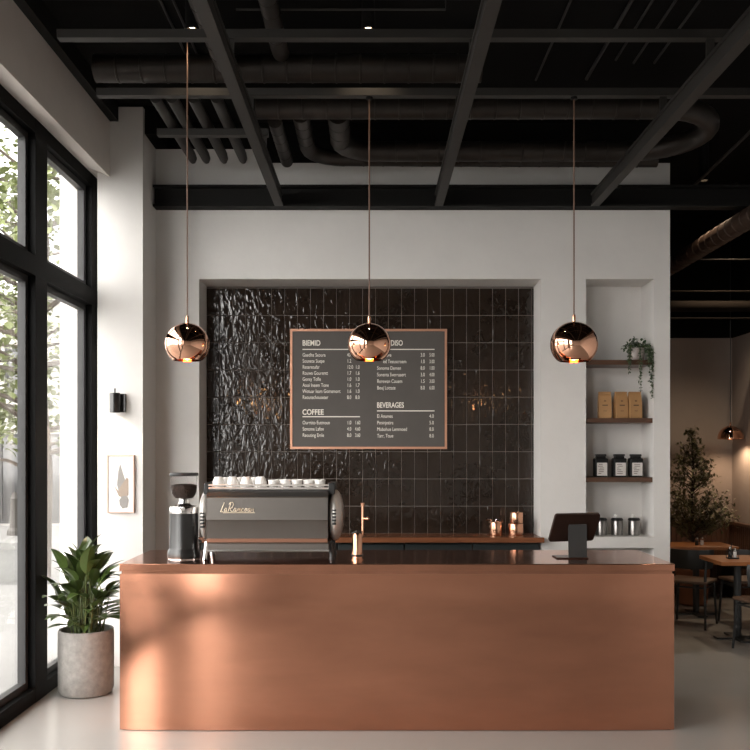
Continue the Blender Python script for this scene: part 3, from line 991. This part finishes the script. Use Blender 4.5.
text('price_text', '4.0\n5.0\n8.0\n8.0', 429.3, 417.8, S1, sx=.74, line=.0590 / S1)

# ------------------------------------------------------------------ shelves and what stands on them
shelf_z = [2.55, 2.045, 1.53]
for z, lb in zip(shelf_z, ('top dark wood niche shelf carrying the trailing plant', 'middle dark wood niche shelf carrying the kraft bags', 'lowest dark wood niche shelf carrying the black tins')):
    tag(MB().box(1.845, 2.429, 7.87, 8.198, z - .042, z, bev=.003).build('wall_shelf', M['wood_dark']), lb, 'shelf', 'niche shelves')

def coffee_bag(x, y, z, label, rz):
    t = empty('coffee_bag', (x, y, z), rz, label, 'coffee bag', 'kraft coffee bags')
    w2, d2, h = .056, .036, .232
    mb = MB()
    lv = []
    for zz, a, b in ((0, w2 * .96, d2), (.01, w2, d2 * 1.05), (h * .55, w2 * .99, d2 * .95), (h * .84, w2 * .97, d2 * .55), (h * .93, w2 * .96, .010), (h, w2 * .95, .006)):
        lv.append([mb.bm.verts.new(p) for p in ((-a, -b, zz), (a, -b, zz), (a, b, zz), (-a, b, zz))])
    mb.bm.faces.new(lv[0][::-1])
    mb.bm.faces.new(lv[-1])
    for A, B in zip(lv, lv[1:]):
        for i in range(4):
            mb.bm.faces.new((A[i], A[(i + 1) % 4], B[(i + 1) % 4], B[i]))
    mb.build('bag', M['kraft'], t, smooth=False)
    MB().box(-w2 * .97, w2 * .97, -.012, -.006, h * .955, h + .002).build('top_fold', M['kraft'], t, smooth=False)
    p = MB().box(-.024, .024, -.0372, -.0366, .110, .118)
    p.box(-.014, .014, -.0374, -.0368, .062, .066)
    for k in range(3):
        p.box(-.010 + k * .007, -.006 + k * .007, -.0350, -.0344, .145, .158)
    p.build('print', M['ink'], t, smooth=False)
    return t
for x, lb, rz in ((604.5, 'kraft coffee bag farthest from the hanging vine', R(-6)), (620.5, 'middle kraft coffee bag of the row of three', R(8)), (634.5, 'kraft coffee bag beneath the hanging vine', R(7))):
    coffee_bag((x - 373) * 7.98 / F, 7.98, 2.0455, lb, rz)

def tin(x, y, z, label):
    t = empty('storage_tin', (x, y, z), 0, label, 'tin', 'black labelled tins')
    MB().box(-.058, .058, -.045, .045, 0, .165, bev=.012, seg=3).build('body', M['black_tin'], t)
    MB().box(-.040, .040, -.034, .034, .160, .182, bev=.006).build('neck', M['black_tin'], t)
    MB().box(-.044, .044, -.037, .037, .182, .200, bev=.005).build('lid', M['black_plastic'], t)
    l = MB().box(-.042, .048, -.0468, -.0456, .012, .125).build('label', M['label_paper'], t, smooth=False)
    p = MB()
    rr = random.Random(int(x * 1000))
    for k in range(6):
        zz = .108 - k * .016
        a = rr.uniform(-.034, -.02)
        p.box(a, a + rr.uniform(.02, .055), -.0474, -.0470, zz, zz + .006)
    p.build('print', M['label_ink'], l, smooth=False)
    return t
for x, lb in ((600.5, 'black tin with pale label under the first kraft bag'), (619, 'middle black tin with pale label of the row of three'), (635.5, 'black tin with pale label closest to the bright niche edge')):
    tin((x - 373) * 7.97 / F, 7.97, 1.5305, lb)

def steel_can(x, y, z, label):
    t = empty('steel_canister', (x, y, z), 0, label, 'canister', 'steel canisters on the niche sill')
    MB().lathe([(0, 0), (.047, 0), (.050, .004), (.050, .120), (.046, .130), (0, .130)], n=28, cap=False).build('body', M['steel'], t)
    MB().lathe([(0, .1305), (.052, .1305), (.053, .140), (.045, .152), (0, .154)], n=28, cap=False).build('lid', M['black_plastic'], t)
    MB().lathe([(0, .154), (.010, .156), (.014, .168), (.012, .182), (0, .186)], (-.012, 0, 0), 16, cap=False).build('knob', M['porcelain'], t)
    return t
for x, lb in ((601, 'steel canister half hidden behind the tablet'), (617, 'steel canister just clear of the tablet'), (634, 'steel canister on the niche sill closest to the niche edge')):
    steel_can((x - 373) * 8.0 / F, 8.0, 1.0155, lb)

# trailing plant
rng = random.Random(11)
tpn = empty('trailing_plant', ((636.5 - 373) * 7.96 / F, 7.96, 2.5505), 0, 'small trailing plant in a glazed grey pot on the top shelf', 'plant')
MB().lathe([(0, 0), (.055, 0), (.066, .012), (.070, .06), (.068, .108), (.060, .112), (.058, .095), (0, .095)], n=30, cap=False).build('pot', M['grey_pot'], tpn)
lf, st = MB(), MB()
for i in range(90):
    a = rng.uniform(0, 2 * PI)
    rr = rng.uniform(.02, .115)
    p = Vector((math.cos(a) * rr, math.sin(a) * rr * .8, .10 + rng.uniform(0, .085) * (1.1 - rr / .13)))
    for q in range(3):
        d = Vector((rng.gauss(0, 1), rng.gauss(0, 1), rng.gauss(.2, .7)))
        lf.leaf(p + d * .012, d, (0, 0, 1), rng.uniform(.024, .040), rng.uniform(.016, .026), .5, .1, 3, 'oval')
for i in range(17):
    a = (rng.uniform(-.85, .1) if i % 3 else rng.uniform(-2.95, -2.3))
    if i in (0, 1, 2, 4, 5):
        a = (-.62, -.55, -.72, -1.75, -1.6, -1.7)[i]
    L = rng.uniform(.08, .22)
    if i in (0, 1, 2): L = (.36, .42, .27)[i]
    if i in (4, 5): L = (.36, .30)[i - 4]
    out = .125 if a < -.3 else .09
    x1_, y1_ = math.cos(a) * rng.uniform(.085, .115), math.sin(a) * out
    if a < -.3:
        y1_ = min(y1_, -.108)
    pts = [Vector((x1_ * .3, y1_ * .3, .10)), Vector((x1_ * .8, y1_ * .8, .135)), Vector((x1_ * 1.05, y1_ * 1.05, .09))]
    n = int(L / .03) + 1
    for k in range(1, n + 1):
        pts.append(Vector((x1_ * 1.08 + rng.gauss(0, .004), y1_ * 1.1 + rng.gauss(0, .003), .09 - L * k / n - (.0 if a < -.3 else 0))))
    if a >= -.3 and pts[-1].z < .01:
        pts = [p for p in pts if p.z > .01]
    st.tube(pts, .0016, 5)
    for p in pts[1:]:
        for q in range(3):
            d = Vector((rng.gauss(0, 1), rng.gauss(-.3, .7), rng.gauss(-.4, .5)))
            lf.leaf(p, d, (0, 0, 1), rng.uniform(.019, .032), rng.uniform(.012, .020), .4, .1, 3, 'oval')
lf.build('foliage', M['leaf_vine'], tpn, recalc=False)
st.build('stems', M['stem'], tpn)
# ------------------------------------------------------------------ sconce and picture on the column
sc = empty('wall_sconce', (-2.045, D_COL, 2.15), 0, 'small black cylinder wall lamp on the plaster column', 'wall lamp')
MB().box(-.030, .030, -.022, 0, -.075, .075, bev=.003).build('wall_plate', M['black_gloss'], sc)
MB().tube([(-.01, -.02, 0), (-.040, -.05, 0)], .014, 10).build('arm', M['black_gloss'], sc)
MB().lathe([(.0, .078), (.040, .078), (.042, .072), (.042, -.08), (.037, -.08), (.036, .03), (0, .03)], (-.042, -.075, 0), 26, cap=False).build('shade', M['black_gloss'], sc)
MB().tube([(-.042, -.075, .078), (-.042, -.075, .115)], .006, 8).build('finial', M['black_plastic'], sc)
MB().lathe([(0, -.03), (.022, -.03), (.025, -.01), (.02, .01), (0, .02)], (-.042, -.075, -.02), 16, cap=False).build('bulb', M['bulb'], sc)
spot('sconce_lamp', (-2.087, D_COL - .075, 2.07), 1.1, 120, (1, .72, .45), size=.03)

pc = empty('framed_print', (-2.056, D_COL - .012, 1.49), 0, 'small framed print of grey and beige shapes on the plaster column', 'picture')
hw, hh = .110, .236
mb = MB()
mb.box(-hw, hw, -.010, .012, hh - .008, hh).box(-hw, hw, -.010, .012, -hh, -hh + .008).box(-hw, -hw + .008, -.010, .012, -hh + .008, hh - .008).box(hw - .008, hw, -.010, .012, -hh + .008, hh - .008)
mb.build('frame', M['frame_rose'], pc, smooth=False)
art = MB().box(-hw + .006, hw - .006, -.004, .004, -hh + .006, hh - .006).build('print_sheet', M['paper'], pc, smooth=False)
MB().prism([(-.030, -.005), (-.020, .10), (-.005, .165), (.012, .11), (.040, .02), (.02, -.06), (-.01, -.09)], 'y', -.0052, -.0046).build('painted_shape', M['wash_grey'], art, smooth=False)
MB().prism([(-.055, -.01), (-.02, -.055), (.0, -.02), (.05, .055), (.062, .04), (.062, -.09), (.03, -.115), (-.015, -.10)], 'y', -.0060, -.0054).build('painted_shape', M['wash_beige'], art, smooth=False)
MB().prism([(-.012, -.13), (.01, -.10), (.05, -.095), (.066, -.13), (.055, -.19), (.015, -.20), (-.008, -.17)], 'y', -.0066, -.0062).build('painted_shape', M['wash_grey'], art, smooth=False)

# ------------------------------------------------------------------ big plant by the window
rng = random.Random(21)
bp_ = empty('potted_plant', (-2.09, 6.60, 0), 0, 'tall leafy green plant in a mottled concrete pot by the window', 'plant')
MB().lathe([(0, 0), (.165, 0), (.185, .01), (.196, .04), (.197, .44), (.195, .462), (.188, .468), (.180, .462), (.178, .40), (0, .40)], n=48, cap=False).build('pot', M['stone_pot'], bp_)
MB().lathe([(0, .425), (.10, .42), (.176, .41), (.177, .401), (0, .401)], n=30, cap=False).build('soil', M['soil'], bp_)
lf, st = MB(), MB()
for i in range(104):
    a = i * 2.399 + rng.uniform(-.3, .3)
    t = i / 103
    e = R(10 + 70 * t ** 1.15 + rng.uniform(-7, 7))
    hb = .50 + .34 * t + rng.uniform(-.05, .05)
    base = Vector((rng.gauss(0, .045), rng.gauss(0, .045), .42))
    L0 = (.05 + rng.uniform(0, .12)) * (1 - .35 * t)
    d = Vector((math.cos(a) * math.cos(e), math.sin(a) * math.cos(e), math.sin(e)))
    mid = Vector((base.x * 1.2 + math.cos(a) * .03, base.y * 1.2 + math.sin(a) * .03, hb + rng.uniform(-.05, .03)))
    tip = mid + d * L0
    Lf = rng.uniform(.20, .29)
    wdt = rng.uniform(.075, .108)
    if bp_.location.x + tip.x + d.x * Lf < WX + .05:        # leaves bend away from the glass
        d.x *= .15
        d.y *= 1.2
        d.normalize()
        tip = Vector((max(tip.x, -.20), tip.y, tip.z))
    st.tube([base, mid, tip], [.0055, .005, .0035], 6)
    lf.leaf(tip, d, (0, 0, 1), Lf, wdt, rng.uniform(.55, 1.25) if t > .3 else rng.uniform(.35, .7), .12, 8)
o = lf.build('foliage', M['leaf'], bp_, recalc=False)
st.build('stems', M['stem'], bp_)

# ------------------------------------------------------------------ pendants
def pendant(x, y, zc, rad, ztop, label, watts):
    t = empty('pendant_lamp', (x, y, ztop), 0, label, 'pendant lamp', 'copper globe pendants over the counter')
    z = zc - ztop
    prof = []
    a0, a1 = 4, 139
    for i in range(25):
        a = R(a0 + (a1 - a0) * i / 24)
        prof.append((rad * math.sin(a), z + rad * .96 * math.cos(a)))
    inner = [(max(.004, r - .003), h - (.002 if i < 12 else 0)) for i, (r, h) in enumerate(prof)][::-1]
    MB().lathe(prof + inner, n=56, cap=False).build('shade', M['copper_mirror'], t)
    top = z + rad * .96
    MB().lathe([(0, top + .045), (.009, top + .045), (.011, top + .03), (.011, top - .006), (0, top - .008)], n=18, cap=False).build('cap', M['copper_satin'], t)
    MB().tube([(0, 0, top + .04), (0, 0, 0)], .0048, 8).build('cord', M['cord'], t)
    MB().lathe([(0, .0), (.022, 0), (.022, -.014), (0, -.016)], n=18, cap=False).build('ceiling_cap', M['black_steel_dark'], t)
    zb = z - rad * .44
    MB().lathe([(0, zb + .05), (.015, zb + .045), (.024, zb + .01), (.025, zb - .012), (.017, zb - .032), (0, zb - .039)], n=20, cap=False).build('bulb', M['bulb'], t)
    MB().lathe([(0, zb + .14), (.017, zb + .14), (.017, zb + .04), (0, zb + .04)], n=16, cap=False).build('socket', M['black_plastic'], t)
    return t
def pend_px(px, py, d, dia, ztop, label):
    p = at(px, py, d)
    pendant(p.x, d, p.z, dia * d / F / 2, ztop, label, 0)
    point('pendant_glow', (p.x, d, p.z - .115), .35, (1, .5, .2))
pend_px(187.3, 344.3, 5.78, 44.5, CEIL, 'copper globe pendant hanging nearest the window')
pend_px(369.3, 344.2, 5.89, 43.5, 4.060, 'copper globe pendant hanging in front of the menu board')
pend_px(574, 344.2, 5.89, 47, 4.060, 'copper globe pendant hanging beside the shelf niche')

# dome pendant of the dining room
dp = empty('dome_pendant', (4.24, 10.75, CEIL), 0, 'copper dome pendant glowing over the dining room table', 'pendant lamp')
zb = 1.905 - CEIL
prof = [(.146 * math.sin(R(3 + 90 * i / 16)), zb + .150 * math.cos(R(3 + 90 * i / 16))) for i in range(17)]
MB().lathe(prof + [(max(.004, r - .003), h - .002) for r, h in prof][::-1], n=40, cap=False).build('shade', M['copper_mirror'], dp)
MB().tube([(0, 0, zb + .18), (0, 0, 0)], .005, 8).build('cord', M['black_plastic'], dp)
MB().lathe([(0, zb + .185), (.010, zb + .185), (.013, zb + .145), (0, zb + .143)], n=14, cap=False).build('cap', M['copper_satin'], dp)
MB().lathe([(0, zb + .06), (.03, zb + .04), (.034, zb + .015), (.02, zb - .008), (0, zb - .012)], n=16, cap=False).build('bulb', M['bulb'], dp)
spot('dome_lamp', (4.24, 10.75, 1.88), 2.5, 150, (1, .70, .46), size=.03)

# ------------------------------------------------------------------ dining room furniture
def table(x0, x1, y0, y1, z, posts, label):
    cx, cy = (x0 + x1) / 2, (y0 + y1) / 2
    t = empty('dining_table', (cx, cy, 0), 0, label, 'table', 'oak dining tables')
    MB().box(x0 - cx, x1 - cx, y0 - cy, y1 - cy, z - .035, z, bev=.004).build('tabletop', M['wood_table'], t)
    for p in posts:
        MB().tube([(p - cx, 0, .02), (p - cx, 0, z - .036)], .035, 14).build('pedestal', M['chair'], t)
        MB().box(p - cx - .21, p - cx + .21, -.05, .05, 0, .018, bev=.004).box(p - cx - .05, p - cx + .05, -.21, .21, 0, .018, bev=.004).build('foot', M['chair'], t)
    return t
table(3.16, 4.38, 8.22, 8.78, .75, (3.42, 4.12), 'oak dining table closest to the counter')
table(3.12, 3.84, 9.50, 10.02, .75, (3.48,), 'oak dining table in front of the dark indoor tree')

def chair_proto():
    t = empty('dining_chair', (0, 0, 0), 0, 'black dining chair', 'chair', 'black dining chairs')
    MB().box(-.205, .205, -.20, .21, .435, .465, bev=.012, seg=3).build('seat', M['seat_brown'], t)
    # curved backrest at -y
    mb = MB()
    n = 12
    rows = []
    for zz, rr, in ((.585, .225), (.62, .235), (.70, .245), (.755, .245), (.775, .240)):
        o_, i_ = [], []
        for k in range(n + 1):
            a = R(-165 + 150 * k / n)
            o_.append(mb.bm.verts.new((rr * math.cos(a), .02 + rr * math.sin(a) * .98, zz)))
            i_.append(mb.bm.verts.new(((rr - .018) * math.cos(a), .02 + (rr - .018) * math.sin(a) * .98, zz)))
        rows.append(o_ + i_[::-1])
    for A, B in zip(rows, rows[1:]):
        m_ = len(A)
        for k in range(m_):
            mb.bm.faces.new((A[k], A[(k + 1) % m_], B[(k + 1) % m_], B[k]))
    mb.bm.faces.new(rows[0][::-1])
    mb.bm.faces.new(rows[-1])
    mb.build('backrest', M['chair'], t)
    for sx in (-1, 1):
        MB().tube([(sx * .175, .17, .437), (sx * .20, .20, 0)], [.014, .011], 10).build('leg', M['chair'], t)
        MB().tube([(sx * .185, -.15, .66), (sx * .18, -.165, .437), (sx * .20, -.225, 0)], [.012, .014, .011], 10).build('leg', M['chair'], t)
    MB().tube([(-.18, .165, .40), (.18, .165, .40)], .009, 8).tube([(-.18, -.165, .40), (.18, -.165, .40)], .009, 8).tube([(-.18, -.165, .40), (-.18, .165, .40)], .009, 8).tube([(.18, -.165, .40), (.18, .165, .40)], .009, 8).build('seat_rail', M['chair'], t)
    return t
ch = chair_proto()
spots = [(3.22, 9.17, R(-35), 'black dining chair with its curved back beside the end of the counter'),
         (3.45, 7.93, R(14), 'black dining chair closest to the camera at the edge of the picture'),
         (3.80, 9.20, R(8), 'black dining chair tucked between the two oak tables')]
for i, (x, y, rz, lb) in enumerate(spots):
    o = ch if i == 0 else copy_tree(ch)
    o.location = (x, y, 0)
    o.rotation_euler = (0, 0, rz)
    o['label'] = lb

bn = empty('wall_bench', (3.55, 10.93, 0), 0, 'low wooden bench along the panelled dining room wall', 'bench')
MB().box(-.85, .80, -.22, .22, .41, .45, bev=.004).build('seat', M['wood_table'], bn)
for xx in (-.8, 0, .75):
    MB().box(xx - .02, xx + .02, -.19, .2, 0, .41).build('support', M['chair'], bn)

def shaker(x, y, z, label, m):
    t = empty('shaker', (x, y, z), 0, label, 'shaker', 'shakers on the table by the tree')
    MB().lathe([(0, 0), (.018, 0), (.020, .01), (.015, .05), (0, .055)], n=16, cap=False).build('body', m, t)
    MB().lathe([(0, .053), (.016, .052), (.017, .068), (.010, .080), (0, .082)], n=16, cap=False).build('lid', M['chrome'], t)
shaker(3.46, 9.68, .7505, 'dark pepper shaker on the oak table by the tree', M['black_gloss'])
shaker(3.53, 9.72, .7505, 'pale salt shaker on the oak table by the tree', M['porcelain'])
cy_ = empty('condiment_caddy', (3.365, 8.48, .7505), 0, 'black wire caddy on the nearer oak table', 'caddy')
mb = MB().box(-.05, .05, -.032, .032, 0, .012)
for sx in (-.047, .047):
    for sy in (-.029, .029):
        mb.tube([(sx, sy, .01), (sx, sy, .075)], .003, 6)
mb.tube([(-.047, -.029, .072), (.047, -.029, .072), (.047, .029, .072), (-.047, .029, .072), (-.047, -.029, .072)], .003, 6).tube([(0, .029, .07), (0, .029, .14), (0, -.0, .15)], .004, 6)
mb.build('rack', M['black_plastic'], cy_)
for xx, m, lb, h in ((-.022, M['black_gloss'], 'dark bottle in the wire caddy', .10), (.022, M['porcelain'], 'pale jar in the wire caddy', .085)):
    t = empty('sauce_bottle', (3.365 + xx, 8.48, .763), 0, lb, 'bottle', 'bottles in the caddy')
    MB().lathe([(0, 0), (.017, 0), (.018, .01), (.017, h * .6), (.009, h * .75), (0, h * .76)], n=16, cap=False).build('body', m, t)
    MB().lathe([(0, h * .75), (.010, h * .75), (.010, h), (0, h)], n=12, cap=False).build('cap', M['chrome'], t)

# indoor tree
rng = random.Random(77)
it = empty('indoor_tree', (3.66, 10.38, 0), 0, 'dark small leaved indoor tree behind the dining tables', 'tree')
MB().lathe([(0, 0), (.13, 0), (.16, .02), (.19, .40), (.18, .41), (.17, .38), (0, .38)], n=30, cap=False).build('pot', M['terracotta'], it)
st, lf = MB(), MB()
st.tube([(0, 0, .36), (.01, 0, .7), (-.01, 0, 1.1), (.01, 0, 1.6), (-.02, 0, 2.02)], [.022, .02, .016, .010, .003], 8)
for i in range(135):
    zb = .80 + 1.17 * rng.random() ** 1.5
    a = rng.uniform(0, 2 * PI)
    k = (zb - .78) / 1.2
    L = (.54 * (1 - k) ** .95 + .03) * rng.uniform(.7, 1.1)
    e = R(rng.uniform(25, 55))
    b0 = Vector((0, 0, zb - .1 if zb < 1.2 else zb))
    e0 = b0 + Vector((math.cos(a) * math.cos(e), math.sin(a) * math.cos(e), math.sin(e))) * L
    st.tube([b0, b0.lerp(e0, .5) + Vector((0, 0, -.01)), e0], [.005, .0035, .0015], 5)
    for q in range(int(10 + 66 * L)):
        p = b0.lerp(e0, rng.uniform(.35, 1.06)) + Vector((rng.gauss(0, .025), rng.gauss(0, .025), rng.gauss(0, .03)))
        d = Vector((rng.gauss(0, 1), rng.gauss(0, 1), rng.gauss(.3, .7)))
        lf.leaf(p, d, (0, 0, 1), rng.uniform(.040, .062), rng.uniform(.020, .030), .4, .1, 3)
lf.build('foliage', M['leaf_dark'], it, recalc=False)
st.build('trunk', M['bark'], it)
